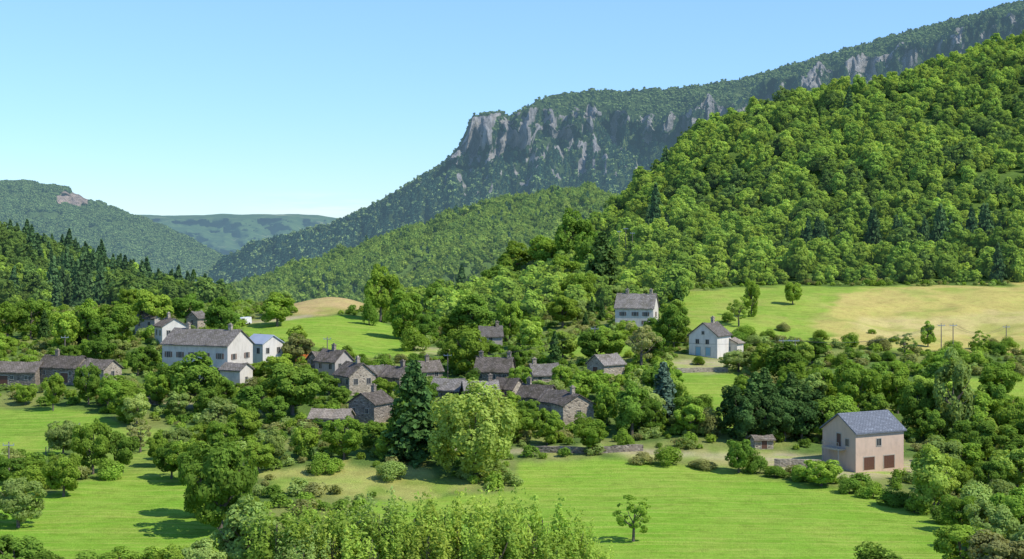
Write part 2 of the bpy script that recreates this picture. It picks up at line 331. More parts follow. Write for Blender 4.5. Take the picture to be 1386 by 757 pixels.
r=np.where((MU>1000)&(MU<1080)&(MT<3.1),r-.4,r); r=np.where((MU>1085)&(MU<1210)&(rk>0),r+.20,r); r=np.where((MU>1230)&(rk>0),r-.35,r)
ROCK=np.clip(r,0,1)
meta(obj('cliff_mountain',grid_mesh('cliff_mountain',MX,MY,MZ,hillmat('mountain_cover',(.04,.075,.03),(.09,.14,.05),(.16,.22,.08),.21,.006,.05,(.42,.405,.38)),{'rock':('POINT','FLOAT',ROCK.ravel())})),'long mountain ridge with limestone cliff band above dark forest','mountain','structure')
uk=[200,262,300,340,400,480,560,620,700,750,800,840,900,1000,1200]
vt=[430,412,400,386,362,341,308,288,270,258,258,268,290,330,380]
us,RU,RX,RY,RZ,RT=layer(uk,[([440]*15,2000),(vt,[1350,1380,1400,1420,1450,1500,1550,1570,1600,1600,1600,1600,1580,1550,1500]),([(a+440)*.5-15 for a in vt],[1200]*15),([450]*15,[1000]*15)],4,[5,26,24],
   lambda U,Y,Z,T:(U,Y+fbm(U/50+T*1.3,T*1.5)*90*(T>1.1),Z+fbm(U/20,T*4)*7*(T>=1)))
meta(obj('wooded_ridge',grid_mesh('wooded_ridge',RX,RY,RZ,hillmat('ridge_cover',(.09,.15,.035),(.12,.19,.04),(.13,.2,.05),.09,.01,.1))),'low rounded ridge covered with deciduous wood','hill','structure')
# ---------------------------------------------------------------- trees
def leaf_geo(C,Nn,s,rng,tint,asp=.65):
    n=len(C); Nn=Nn/np.maximum(np.linalg.norm(Nn,axis=1,keepdims=True),1e-6)
    r=rng.normal(size=(n,3)); t=np.cross(Nn,r); t/=np.maximum(np.linalg.norm(t,axis=1,keepdims=True),1e-6); b=np.cross(Nn,t)
    s=(s*(.6+.8*rng.random(n)))[:,None]
    V=np.stack([C+t*s,C+b*s*asp,C-t*s,C-b*s*asp],1).reshape(-1,3)
    return V,np.arange(4*n).reshape(-1,4),tint
def lobes_leaves(cs,rs,nl,s,rng,up,squash,jit,center):
    n=len(cs); w=rs**2; w/=w.sum(); k=rng.choice(n,nl,p=w)
    d=rng.normal(size=(nl,3)); d/=np.linalg.norm(d,axis=1,keepdims=True)
    out=cs[k]-center; out/=np.maximum(np.linalg.norm(out,axis=1,keepdims=True),1e-6)
    flip=(d*out).sum(1)<-.25; d[flip]*=-1
    rad=rs[k]*(.75+.33*rng.random(nl)); C=cs[k]+d*rad[:,None]*np.array([1,1,squash])
    nn=d+out*.35+rng.normal(size=(nl,3))*jit+np.array([0,0,up])
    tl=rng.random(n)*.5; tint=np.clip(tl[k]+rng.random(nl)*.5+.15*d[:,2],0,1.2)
    return C,nn,s*np.ones(nl),tint
def dirs(rng,n):
    d=rng.normal(size=(n,3)); return d/np.linalg.norm(d,axis=1,keepdims=True)
def crown(kind,seed,nl,s):
    rng=np.random.default_rng(seed)
    if kind=='conifer':
        C=[];Nn=[];S=[];T=[]
        lv=15; per=nl//(lv*9)
        for i in range(lv):
            f=i/(lv-1); zz=.8+9.0*f**.95; R=2.5*(1-f**1.25)**.8+.22
            for j in range(9):
                a=rng.random()*6.283; RR=R*(.7+.45*rng.random()); q=max(per,3); t=rng.random(q)**.6
                w=(1-t)*.25*R+.14; x=np.cos(a)*RR*t+rng.normal(size=q)*w*.8; y=np.sin(a)*RR*t+rng.normal(size=q)*w*.8
                C.append(np.stack([x,y,zz-.35*RR*t+rng.normal(size=q)*.2],1)); nn=np.stack([np.cos(a)*.7+0*t,np.sin(a)*.7+0*t,.5+0*t],1)+rng.normal(size=(q,3))*.5
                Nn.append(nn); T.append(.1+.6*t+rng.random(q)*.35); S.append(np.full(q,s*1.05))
        C.append(np.array([[0,0,9.7+.1*k] for k in range(6)],float)); Nn.append(rng.normal(size=(6,3))); T.append(np.full(6,.5)); S.append(np.full(6,s*.7))
        return leaf_geo(np.concatenate(C),np.concatenate(Nn),np.concatenate(S),rng,np.concatenate(T))
    jit=.5
    if kind=='poplar':
        cs=[];rs=[]
        for st in range(20):
            a=rng.random()*6.28; r0=rng.random()**.5*2.8; h=6.6+3.4*rng.random()*(1-r0/7)
            for q in range(9):
                f=q/8; cs.append((math.cos(a)*r0*(1+f*.15)+rng.normal()*.18,math.sin(a)*r0*(1+f*.15)+rng.normal()*.18,1+f*(h-1.2))); rs.append(.92*(1-f*.76)+.10)
        cs=np.array(cs);rs=np.array(rs); ctr=np.array([0,0,.5]); sq=1.5;up=.2;jit=.55
    elif kind=='shrub':
        n=20; d=dirs(rng,n); d[:,2]=np.abs(d[:,2])
        cs=d*(.35+.45*rng.random((n,1)))*np.array([4.2,4.2,6])+np.array([0,0,1.6]); rs=(1.1+1.2*rng.random(n)); ctr=np.array([0,0,1.5]); sq=1.1;up=.2
    elif kind=='willow':
        n=80; d=dirs(rng,n)
        cs=d*(.45+.48*rng.random((n,1))**.6)*np.array([4.1,4.1,4.7])+np.array([0,0,5.0]); rs=(.42+.5*rng.random(n)); ctr=np.array([0,0,4.6]); sq=1.9;up=.15;jit=.55
    elif kind=='sparse':
        n=34; d=dirs(rng,n)
        cs=d*(.4+.6*rng.random((n,1)))*np.array([3.4,3.4,3.7])+np.array([0,0,5.6]); rs=(.4+.55*rng.random(n)); ctr=np.array([0,0,4.5]); sq=.8;up=.2
    elif kind=='oval':
        n=46; d=dirs(rng,n)
        cs=d*(.5+.4*rng.random((n,1)))*np.array([2.9,2.9,5.0])+np.array([0,0,5.3]); rs=(.55+.7*rng.random(n)); ctr=np.array([0,0,4.8]); sq=1.0;up=.15
    else:
        n=58; d=dirs(rng,n)
        k=1+.3*rng.normal(size=3)*np.array([.5,.5,.25])
        cs=d*(.46+.46*rng.random((n,1)))*np.array([3.9,3.9,4.3])*k+np.array([0,0,5.2]); rs=(.5+.8*rng.random(n)); ctr=np.array([0,0,4.6]); sq=.85;up=.2
    C,nn,S,T=lobes_leaves(cs,rs,nl,s,rng,up,sq,jit,ctr)
    nc=nl//9
    if kind!='sparse':
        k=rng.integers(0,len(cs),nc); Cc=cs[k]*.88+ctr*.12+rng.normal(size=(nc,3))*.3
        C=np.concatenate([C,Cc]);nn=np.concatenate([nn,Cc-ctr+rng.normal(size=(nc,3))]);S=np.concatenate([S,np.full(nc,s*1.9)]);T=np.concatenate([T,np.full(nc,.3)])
    C[:,2]=np.maximum(C[:,2],.1)
    return leaf_geo(C,nn,S,rng,T)
def tube(V,Fs,p0,p1,r0,r1,k=6):
    p0=Vector(p0);p1=Vector(p1); d=(p1-p0).normalized(); a=d.orthogonal().normalized(); b=d.cross(a); n=len(V)
    for p,r in ((p0,r0),(p1,r1)):
        for i in range(k):
            t=6.283*i/k; V.append(tuple(p+a*math.cos(t)*r+b*math.sin(t)*r))
    for i in range(k): Fs.append((n+i,n+(i+1)%k,n+k+(i+1)%k,n+k+i))
BARK=simple_mat('bark',(.17,.14,.11),(.09,.07,.05),3)
def trunk_mesh(kind,seed):
    rnd=random.Random(seed); V=[];Fs=[]
    if kind=='conifer': tube(V,Fs,(0,0,-.8),(0,0,9.3),.22,.04)
    elif kind=='shrub':
        for i in range(4): tube(V,Fs,(0,0,-.8),(rnd.uniform(-1.6,1.6),rnd.uniform(-1.6,1.6),4),.13,.04,5)
    else:
        tube(V,Fs,(0,0,-.8),(.1,0,2.6),.30,.22,8); tube(V,Fs,(.1,0,2.5),(rnd.uniform(-.4,.4),rnd.uniform(-.4,.4),7.2),.21,.06)
        for i in range(7):
            a=i*.9+rnd.random(); z=2.2+rnd.random()*2.6; R=rnd.uniform(1.8,3.0)*(.6 if kind=='poplar' else 1)
            m=(math.cos(a)*R*.5,math.sin(a)*R*.5,z+1.0); tube(V,Fs,(.08,0,z),m,.12,.08,5); tube(V,Fs,m,(math.cos(a)*R,math.sin(a)*R,z+2.8),.08,.025,5)
            tube(V,Fs,m,(math.cos(a+.6)*R*.9,math.sin(a+.6)*R*.9,z+1.8),.06,.02,4)
    return pymesh('trunk_'+kind,V,Fs,BARK)
LM={
 'dark':leaf_mat('foliage_dark',(.125,.225,.034),(.17,.27,.04)),
 'mid':leaf_mat('foliage_mid',(.19,.31,.042),(.25,.355,.048)),
 'light':leaf_mat('foliage_light',(.27,.39,.065),(.32,.42,.075)),
 'willow':leaf_mat('foliage_willow',(.29,.38,.08),(.31,.39,.085)),
 'silver':leaf_mat('foliage_silver',(.25,.35,.09),(.28,.36,.105)),
 'fir':leaf_mat('foliage_fir',(.055,.11,.03),(.075,.135,.034),0,.2),
 'blue':leaf_mat('foliage_blue',(.10,.155,.105),(.09,.145,.09),0,.15),
 'olive':leaf_mat('foliage_olive',(.25,.28,.085),(.29,.30,.11)),
}
SPEC={'broad':(4,6000,.22),'oval':(3,5200,.22),'conifer':(3,4600,.24),'poplar':(3,8500,.16),'willow':(2,9500,.17),'sparse':(2,3200,.18),'shrub':(3,3200,.27)}
CR={};TR={}
for k,(nv,nl,s) in SPEC.items():
    TR[k]=[trunk_mesh(k,i) for i in range(nv)]
    for i in range(nv): CR[(k,i)]=crown(k,100+i*7+len(k),nl,s)
CM={}
def crown_mesh(k,i,mat):
    if (k,i,mat) not in CM:
        V,Fc,t=CR[(k,i)]; CM[(k,i,mat)]=np_mesh('crown_'+k,V,Fc,4,LM[mat],False,{'tint':('FACE','FLOAT',t)})
    return CM[(k,i,mat)]
NOMW={'broad':8.6,'oval':7.2,'conifer':5.2,'poplar':7.2,'willow':9.2,'sparse':8.2,'shrub':9.2}
NOMH={'broad':10.3,'oval':10.8,'conifer':10,'poplar':10.2,'willow':10.4,'sparse':10,'shrub':8.5}
TNAME={'broad':'broadleaf_tree','oval':'broadleaf_tree','conifer':'conifer_tree','poplar':'poplar_tree','willow':'willow_tree','sparse':'thin_tree','shrub':'shrub'}
MDESC={'dark':'dark green','mid':'green','light':'yellow-green','willow':'pale yellow-green','silver':'pale grey-green','fir':'dark','blue':'blue-green','olive':'olive-brown'}
KDESC={'broad':'broad rounded tree','oval':'tall oval tree','conifer':'pointed conifer','poplar':'bushy upright poplar','willow':'large drooping willow','sparse':'thin open-crowned tree','shrub':'bushy shrub'}
ntree=0; nshrub=0; TREES=[]
def tree(u,vb,hp,wp,kind,mat,where='among the village meadows'):
    global ntree,nshrub
    p=pos(u,vb)
    if p is None: return
    x,y,z=p; s=y/F; sz=hp*s/NOMH[kind]; sx=wp*s/NOMW[kind]
    i=(ntree+nshrub)%SPEC[kind][0]
    if kind=='shrub': nshrub+=1
    else: ntree+=1
    e=bpy.data.objects.new(TNAME[kind],None); e.empty_display_size=.5; e.location=(x,y,z-.1); e.rotation_euler=(0,0,random.random()*6.28); e.scale=(sx,sx,sz); link(e)
    cat='shrub' if kind=='shrub' else 'tree'
    meta(e,f'{MDESC[mat]} {KDESC[kind]} {where}',cat,None,'shrubs around the village' if kind=='shrub' else 'trees around the village')
    t=bpy.data.objects.new('stem' if kind=='shrub' else 'trunk',TR[kind][i]); link(t,e)
    c=bpy.data.objects.new('crown',crown_mesh(kind,i,mat)); link(c,e)
    TREES.append((u,vb,x,y,wp))
B='broad';O='oval';C_='conifer';P_='poplar';W_='willow';S_='sparse';H_='shrub'
meadow='at the edge of a meadow'
LIST=[
(645,648,136,142,W_,'willow','beside stone houses'),(561,625,134,88,C_,'fir','beside stone houses'),(553,622,112,64,O,'dark','beside stone houses'),(298,722,150,108,B,'dark',meadow),(270,700,110,70,O,'dark',meadow),(325,716,110,60,B,'dark',meadow),
(86,672,68,62,B,'mid',meadow),(25,714,78,78,B,'silver',meadow),(857,733,70,64,S_,'mid','alone in a green meadow'),
(335,790,125,120,B,'silver',meadow),(375,805,135,100,P_,'light',meadow),(20,790,76,90,B,'dark',meadow),(70,800,60,70,H_,'dark',meadow),(110,790,50,70,H_,'dark',meadow),(165,800,68,80,B,'mid',meadow),(225,800,72,80,B,'mid',meadow),(275,800,78,76,B,'silver',meadow),
(425,810,142,86,P_,'light',meadow),(470,808,148,92,P_,'light',meadow),(512,800,150,90,P_,'silver',meadow),(556,810,156,92,P_,'light',meadow),(602,805,160,90,P_,'light',meadow),(645,810,164,92,P_,'light',meadow),(690,812,170,92,P_,'light',meadow),(735,815,160,88,P_,'light',meadow),(778,815,134,76,P_,'light',meadow),(808,812,92,56,P_,'light',meadow),
(450,822,144,80,P_,'light',meadow),(535,820,146,80,P_,'light',meadow),(622,822,152,84,P_,'light',meadow),(712,825,154,80,P_,'light',meadow),(580,830,148,90,P_,'light',meadow),(670,835,154,90,P_,'light',meadow),(495,830,142,90,P_,'light',meadow),(750,832,132,84,P_,'light',meadow),(410,835,128,84,P_,'silver',meadow),
(1190,790,58,90,H_,'dark',meadow),(1262,694,100,92,B,'light','near a pink rendered house'),(1300,720,60,60,B,'mid',meadow),(1340,745,76,80,B,'silver',meadow),(1380,735,85,90,B,'mid',meadow),(1320,700,55,60,H_,'silver',meadow),(1360,690,45,60,H_,'silver',meadow),(1300,775,75,80,B,'mid',meadow),(1350,790,80,90,B,'olive',meadow),(1400,790,90,90,B,'silver',meadow),
(1112,658,42,64,B,'mid',meadow),(1150,668,24,40,H_,'dark',meadow),(1180,674,24,44,H_,'mid',meadow),(1210,684,28,44,H_,'dark',meadow),(1240,694,26,44,H_,'mid',meadow),(1275,708,26,44,H_,'dark',meadow),(1085,650,24,40,H_,'mid',meadow),(1050,646,18,36,H_,'dark',meadow),
(1000,640,54,44,B,'dark',meadow),(1022,640,36,36,H_,'dark',meadow),(905,630,30,46,H_,'mid',meadow),(870,628,18,40,H_,'olive',meadow),(950,634,16,40,H_,'olive',meadow),
(740,602,56,50,B,'mid','beside stone houses'),(800,614,52,50,B,'mid','beside stone houses'),(845,606,30,30,H_,'mid','beside stone houses'),
(998,592,80,60,O,'fir','in a dark clump'),(1022,592,86,60,C_,'fir','in a dark clump'),(1048,592,84,62,O,'fir','in a dark clump'),(1072,590,84,62,C_,'fir','in a dark clump'),(1094,590,74,58,O,'fir','in a dark clump'),(1036,597,72,60,B,'fir','in a dark clump'),(1062,597,72,60,B,'fir','in a dark clump'),(1010,598,66,56,B,'fir','in a dark clump'),(1085,597,66,56,B,'fir','in a dark clump'),(1035,588,88,58,C_,'fir','in a dark clump'),
(898,572,80,50,C_,'blue','near the village'),(855,590,82,70,B,'dark','near the village'),(822,575,68,50,B,'mid','near the village'),(880,588,56,46,B,'dark','near the village'),(935,590,50,50,B,'mid','near the village'),(960,590,44,40,H_,'olive','near the village'),
(1290,596,132,60,O,'silver','in a hedgerow'),(1245,588,84,56,B,'dark','in a hedgerow'),(1215,560,70,50,B,'mid','in a hedgerow'),(1330,598,74,66,B,'mid','in a hedgerow'),(1375,605,80,60,B,'mid','in a hedgerow'),(1345,570,60,50,B,'dark','in a hedgerow'),(1160,560,80,70,B,'mid','in a hedgerow'),(1190,545,60,60,B,'dark','in a hedgerow'),(1120,545,56,56,B,'mid','in a hedgerow'),(1140,585,60,50,B,'mid','in a hedgerow'),(1245,555,40,44,C_,'fir','in a hedgerow'),
(1017,429,58,26,O,'mid','alone on a sloping meadow'),(1073,412,36,28,B,'mid','alone on a sloping meadow'),(1000,442,44,36,S_,'light','alone on a sloping meadow'),(1225,482,34,38,S_,'silver','alone on a sloping meadow'),(1256,470,38,24,O,'mid','alone on a sloping meadow'),(1325,478,34,34,S_,'mid','alone on a sloping meadow'),
(985,436,16,20,H_,'mid','on a sloping meadow'),(1150,470,22,34,H_,'mid','on a sloping meadow'),(1190,474,22,34,H_,'olive','on a sloping meadow'),(1290,476,18,30,H_,'mid','on a sloping meadow'),(1365,474,20,34,H_,'mid','on a sloping meadow'),(1060,448,14,20,H_,'olive','on a sloping meadow'),(1110,460,16,24,H_,'mid','on a sloping meadow'),(1345,470,14,24,H_,'olive','on a sloping meadow'),(1210,462,9,16,H_,'mid','on a sloping meadow'),(1180,452,8,14,H_,'mid','on a sloping meadow'),
(515,436,84,56,B,'mid',meadow),(546,460,78,58,O,'mid',meadow),(566,412,58,24,C_,'fir',meadow),(592,432,56,44,B,'dark',meadow),(375,442,50,58,B,'mid',meadow),(618,440,58,44,B,'dark',meadow),(500,440,40,26,H_,'dark',meadow),(560,474,36,46,H_,'mid',meadow),
(640,456,62,76,B,'dark',meadow),(690,462,66,44,B,'mid',meadow),(632,508,76,66,B,'mid','beside stone houses'),(610,500,56,44,B,'dark','beside stone houses'),
(775,368,92,60,B,'dark','at the foot of a wooded hill'),(800,380,80,50,B,'dark','at the foot of a wooded hill'),(815,402,86,60,C_,'fir','at the foot of a wooded hill'),(740,372,60,56,B,'mid','at the foot of a wooded hill'),(700,390,68,70,B,'mid','at the foot of a wooded hill'),(655,396,64,66,B,'mid','at the foot of a wooded hill'),(630,400,54,50,B,'dark','at the foot of a wooded hill'),(675,412,60,60,B,'dark','at the foot of a wooded hill'),(760,400,60,60,B,'mid','at the foot of a wooded hill'),(785,420,60,60,B,'mid','at the foot of a wooded hill'),
(716,472,46,40,O,'light','near the village'),(762,444,50,50,B,'mid','near the village'),(868,496,66,62,S_,'olive','near the village'),(912,474,72,46,O,'dark','near the village'),(905,470,46,50,B,'mid','near the village'),
(205,452,68,66,B,'mid','beside old houses'),(300,457,60,58,B,'dark','beside old houses'),(262,408,42,20,C_,'fir','on a wooded slope'),(160,468,68,60,B,'mid','beside old houses'),(254,440,48,50,B,'dark','beside old houses'),(120,468,68,56,B,'mid','beside old houses'),(88,472,60,50,B,'mid','beside old houses'),(42,458,62,60,B,'dark','beside old houses'),(10,462,60,50,B,'mid','beside old houses'),
(266,556,86,84,B,'dark','in front of a cream house'),(212,548,50,38,B,'mid','in front of a cream house'),(284,566,48,46,B,'dark','in front of a cream house'),
(396,562,80,88,B,'dark','beside village houses'),(402,492,44,48,B,'olive','beside village houses'),(365,548,46,40,B,'mid','beside village houses'),
(120,548,64,38,B,'dark','by a long stone barn'),(72,556,58,34,B,'mid','by a long stone barn'),(146,552,50,34,B,'mid','by a long stone barn'),(35,548,34,36,B,'mid','by a long stone barn'),
(126,642,84,56,B,'mid',meadow),(166,640,64,46,B,'dark',meadow),(214,632,54,44,B,'mid',meadow),(190,612,50,50,S_,'olive',meadow),(240,622,50,46,B,'silver',meadow),(150,648,30,50,H_,'mid',meadow),(40,650,34,50,B,'mid',meadow),(10,655,44,56,B,'dark',meadow),(255,655,70,60,B,'mid',meadow),(232,648,56,50,B,'dark',meadow),
(370,628,54,50,B,'silver',meadow),(412,618,48,44,B,'mid',meadow),(466,622,66,60,B,'mid',meadow),(330,600,56,50,B,'mid',meadow),(506,612,46,44,B,'dark',meadow),(300,612,50,50,B,'mid',meadow),(270,608,40,40,B,'mid',meadow),(350,640,50,50,B,'mid',meadow),(440,640,30,50,H_,'mid',meadow),(530,650,30,50,H_,'silver',meadow),
(690,600,50,50,B,'mid','beside stone houses'),(600,600,50,50,B,'dark','beside stone houses'),(525,620,40,46,B,'mid','beside stone houses'),
(640,522,26,26,H_,'dark','between village houses'),(705,528,38,34,B,'mid','between village houses'),(600,532,26,30,H_,'dark','between village houses'),(692,566,40,40,B,'mid','between village houses'),(760,530,42,36,B,'mid','between village houses'),(715,572,36,38,B,'dark','between village houses'),(520,545,38,40,B,'mid','between village houses'),(445,535,30,34,B,'dark','between village houses'),(578,548,36,40,B,'dark','between village houses'),(640,566,32,38,B,'mid','between village houses'),(790,585,30,34,H_,'mid','between village houses'),(430,590,26,32,B,'dark','between village houses'),(805,530,36,38,B,'mid','between village houses'),(300,530,22,26,H_,'mid','between village houses'),(350,515,30,34,B,'mid','between village houses'),(245,528,24,28,B,'mid','between village houses'),(850,455,26,28,B,'mid','between village houses'),(885,455,30,32,B,'dark','between village houses'),(945,494,14,22,H_,'mid','between village houses'),
(560,508,30,30,B,'dark','between village houses'),(700,500,40,34,B,'dark','between village houses'),(650,500,26,30,H_,'mid','between village houses'),(415,520,30,34,B,'mid','between village houses'),(470,495,30,30,B,'mid','between village houses'),(460,548,30,34,B,'dark','between village houses'),(665,562,30,34,B,'olive','between village houses'),(588,572,34,38,B,'mid','between village houses'),(615,560,28,32,B,'mid','between village houses'),(745,590,30,34,B,'mid','between village houses'),(520,598,30,36,B,'mid','between village houses'),
]
for t in LIST: tree(*t)
HS=[]
ST=stone_mat('rubble_stone',(.27,.22,.17),(.18,.15,.115),(.40,.34,.27))
STL=stone_mat('pale_stone',(.42,.35,.26),(.30,.25,.19),(.5,.43,.33))
CREAM=render_mat('cream_render',(.62,.56,.47),(.42,.37,.30))
WHITE=render_mat('white_render',(.68,.63,.55),(.48,.44,.38))
PINK=render_mat('pink_render',(.56,.41,.30),(.44,.33,.25))
GREYW=render_mat('grey_render',(.42,.37,.32),(.26,.23,.2))
R_BR=roof_mat('stone_tile_roof',(.14,.12,.10),(.205,.175,.148),.38,(.08,.072,.048))
R_GR=roof_mat('grey_slate_roof',(.20,.18,.158),(.275,.25,.222),.34,(.12,.11,.08))
R_BL=roof_mat('blue_slate_roof',(.135,.148,.17),(.17,.185,.21),.3,(.12,.13,.145))
R_LT=roof_mat('light_tile_roof',(.32,.275,.22),(.24,.20,.16),.38,(.15,.13,.09))
GLASS=simple_mat('window_glass',(.03,.035,.04),(.05,.055,.06),2,.15)
FRAME=simple_mat('window_frame',(.42,.38,.31),(.35,.32,.26),2,.6)
WOOD=simple_mat('brown_wood',(.13,.055,.03),(.09,.04,.025),4,.6)
SHUT=simple_mat('shutter_paint',(.20,.12,.08),(.15,.09,.06),4,.6)
BLUEP=simple_mat('blue_door_paint',(.25,.42,.50),(.2,.36,.45),4,.5)
METAL=simple_mat('zinc_metal',(.5,.52,.55),(.4,.42,.45),4,.35,0,0,.6)
def opening(root,face,a,z,w,h,L,W,kind):
    V=[];Fs=[]
    if kind=='window':
        fr=.1; box(V,Fs,-w/2-fr,w/2+fr,-.07,.02,-fr,0); box(V,Fs,-w/2-fr,w/2+fr,-.07,.02,h,h+fr); box(V,Fs,-w/2-fr,-w/2,-.07,.02,0,h); box(V,Fs,w/2,w/2+fr,-.07,.02,0,h)
        box(V,Fs,-.03,.03,-.04,.02,0,h); box(V,Fs,-w/2,-.03,-.015,.02,0,h); box(V,Fs,.03,w/2,-.015,.02,0,h)
        me=pymesh('window',V,Fs,[FRAME,GLASS],[0]*30+[1]*12)
    else:
        box(V,Fs,-w/2-.12,w/2+.12,-.04,.02,h,h+.14); box(V,Fs,-w/2-.12,-w/2,-.04,.02,0,h); box(V,Fs,w/2,w/2+.12,-.04,.02,0,h); n=len(Fs)
        k=max(2,int(w/.35))
        for i in range(k): box(V,Fs,-w/2+w*i/k+.008,-w/2+w*(i+1)/k-.008,-.02,.02,0,h)
        me=pymesh('door',V,Fs,[FRAME,BLUEP if kind=='bluedoor' else WOOD],[0]*n+[1]*(len(Fs)-n))
    if face=='F': loc=(a*L/2,-W/2-.005,z);rz=0
    elif face=='R': loc=(L/2+.005,a*W/2,z);rz=math.pi/2
    elif face=='L': loc=(-L/2-.005,-a*W/2,z);rz=-math.pi/2
    else: loc=(-a*L/2,W/2+.005,z);rz=math.pi
    obj('window' if kind=='window' else 'door',me,root,loc,rz)
    if kind=='window' and root.get('shut'):
        for sgn in(-1,1):
            V=[];Fs=[]; box(V,Fs,-w*.25,w*.25,-.05,-.0,0,h)
            off=sgn*(w/2+.1+w*.25+.01); lx,ly,lz=loc
            obj('shutter',pymesh('shutter',V,Fs,SHUT),root,(lx+math.cos(rz)*off,ly+math.sin(rz)*off,lz),rz)
def house(u,v,L,W,E,R,yaw,wm,rm,label,ops=(),chim=(),name='stone_house',shut=False):
    x,y,z=pos(u,v); s=y/F; L*=s;W*=s;E*=s;R*=s
    HS.append((u,v,(L*abs(math.cos(math.radians(yaw)))+W*abs(math.sin(math.radians(yaw))))/s,E/s,R/s,x,y))
    root=bpy.data.objects.new(name,None); root.location=(x,y,z); root.rotation_euler=(0,0,math.radians(yaw)); link(root); meta(root,label,'house')
    if shut: root['shut']=1
    l,w=L/2,W/2; b=-3.5
    V=[(-l,-w,b),(l,-w,b),(l,w,b),(-l,w,b),(-l,-w,E),(l,-w,E),(l,w,E),(-l,w,E),(-l,0,E+R),(l,0,E+R)]
    Fs=[(0,1,5,4),(1,2,6,9,5),(2,3,7,6),(3,0,4,8,7)]
    obj('wall',pymesh('wall',V,Fs,wm),root)
    old=rm in (R_BR,R_LT,R_GR)
    o=.4;g=.3;t=.22; k=R/w; pr=[(-w-o,E-o*k+.03),(0,E+R+.03),(w+o,E-o*k+.03),(w+o,E-o*k+.03+t),(0,E+R+.03+t),(-w-o,E-o*k+.03+t)]
    V=[]; nx=13
    for i in range(nx):
        xx=-l-g+(2*l+2*g)*i/(nx-1); sag=-.18*math.sin(math.pi*i/(nx-1)) if old else 0
        jit=(random.uniform(-.08,.08) if old else 0)
        V+=[(xx,p,q+(sag+jit if j==4 else (jit if j in (3,5) else 0))) for j,(p,q) in enumerate(pr)]
    Fs=[]
    for i in range(nx-1):
        for j in range(6):
            a=i*6+j; c=i*6+(j+1)%6; Fs.append((a,c,c+6,a+6))
    e=(nx-1)*6
    Fs+=[(5,4,1,0),(4,3,2,1),(e+0,e+1,e+4,e+5),(e+1,e+2,e+3,e+4)]
    ro=obj('roof',pymesh('roof',V,Fs,rm),root)
    for (cx,cy) in chim:
        V=[];Fs=[]; zz=E+R*(1-abs(cy)); X0=cx*l;Y0=cy*w; c=.4
        box(V,Fs,X0-c,X0+c,Y0-c*.8,Y0+c*.8,zz-.8,zz+1.15); box(V,Fs,X0-c-.1,X0+c+.1,Y0-c*.8-.1,Y0+c*.8+.1,zz+1.153,zz+1.28); box(V,Fs,X0-.18,X0+.18,Y0-.18,Y0+.18,zz+1.285,zz+1.55)
        obj('chimney',pymesh('chimney',V,Fs,ST if wm in (ST,GREYW) else STL),ro)
    for (f,a,zf,ww,hh,kd) in ops: opening(root,f,a,zf*E,ww,hh,L,W,kd)
    if shut: del root['shut']
    return root,L,W,E,R
wn='window'
def rowf(face,n,z,w=.9,h=1.2): return [(face,(-1+2*(i+.5)/n)+random.uniform(-.08,.08),z,w,h,wn) for i in range(n)]
pr_,pL,pW,pE,pR=house(1168,630,84,66,50,21,28,PINK,R_BL,'two-storey pink rendered house with dark slate roof',[('F',-.45,.0,2.2,2.0,'door'),('F',.38,.0,2.2,2.0,'door'),('F',-.05,.62,.9,1.1,wn),('L',0,.58,1,2.0,'door'),('L',.5,.62,.8,1.1,wn)],(),'rendered_house')
V=[];Fs=[]; box(V,Fs,-pL/2-1.5,-pL/2-.01,-1.6,2.4,pE*.50,pE*.55)
for yy in np.linspace(-1.55,2.3,10): box(V,Fs,-pL/2-1.48,-pL/2-1.43,yy,yy+.04,pE*.55+.002,pE*.55+.9)
box(V,Fs,-pL/2-1.5,-pL/2-1.4,-1.6,2.4,pE*.55+.905,pE*.55+.97)
for yy in (-1.55,2.2): box(V,Fs,-pL/2-1.45,-pL/2-1.3,yy,yy+.15,-2,pE*.50-.003)
obj('balcony',pymesh('balcony',V,Fs,FRAME),pr_)
house(281,507,106,58,42,19,-24,CREAM,R_GR,'large cream two-storey farmhouse with grey roof',rowf('F',5,.58)+rowf('F',4,.12)+rowf('R',2,.55)+[('F',-.0,.0,1.1,2.1,'door')],[(-.6,0),(.7,0)],'farmhouse',True)
house(320,520,32,30,20,8,-24,CREAM,R_GR,'small cream lean-to annexe beside the farmhouse',[('R',0,.2,.8,1,wn)],(),'annexe')
METR=simple_mat('pale_metal_roof',(.36,.41,.47),(.29,.33,.39),.5,.6)
house(357,490,36,36,26,10,-38,WHITE,METR,'white house with pale blue metal roof',rowf('F',2,.5)+rowf('R',2,.5),(),'rendered_house')
house(206,452,36,28,22,11,-30,GREYW,R_BR,'old grey house with dark stone-tile roof',rowf('F',2,.5),[(.6,0)])
house(231,465,32,34,24,10,-58,WHITE,R_BR,'white-gabled old house with stone-tile roof',rowf('R',2,.5)+rowf('F',2,.5),[(-.5,0)])
house(266,448,18,20,18,8,60,STL,R_GR,'small tall stone house with pale walls',rowf('L',1,.5))
house(24,520,70,36,18,12,-10,ST,R_BR,'long low stone barn with tiled roof',[('F',-.3,0,2,2.1,'door')]+rowf('F',3,.45,.7,.8))
house(88,516,62,36,20,14,-20,ST,R_BR,'long stone farm building with dark roof',[('F',.4,0,2,2.1,'door')]+rowf('F',3,.5,.7,.9),[(-.4,0)])
house(136,520,44,34,22,11,-28,STL,R_BR,'stone farm building with ochre gable',rowf('F',2,.5,.7,.9)+rowf('R',1,.5))
house(452,508,38,34,20,14,-38,GREYW,R_BR,'village house with dark tile roof and grey walls',rowf('F',2,.5)+rowf('R',2,.5),[(0,0)])
house(434,500,26,26,14,10,40,ST,R_BR,'small stone house with dark roof',rowf('L',1,.5))
house(480,530,44,40,23,16,-55,STL,R_BR,'stone village house with steep brown roof',rowf('R',2,.5)+rowf('F',3,.5),[(.4,0)])
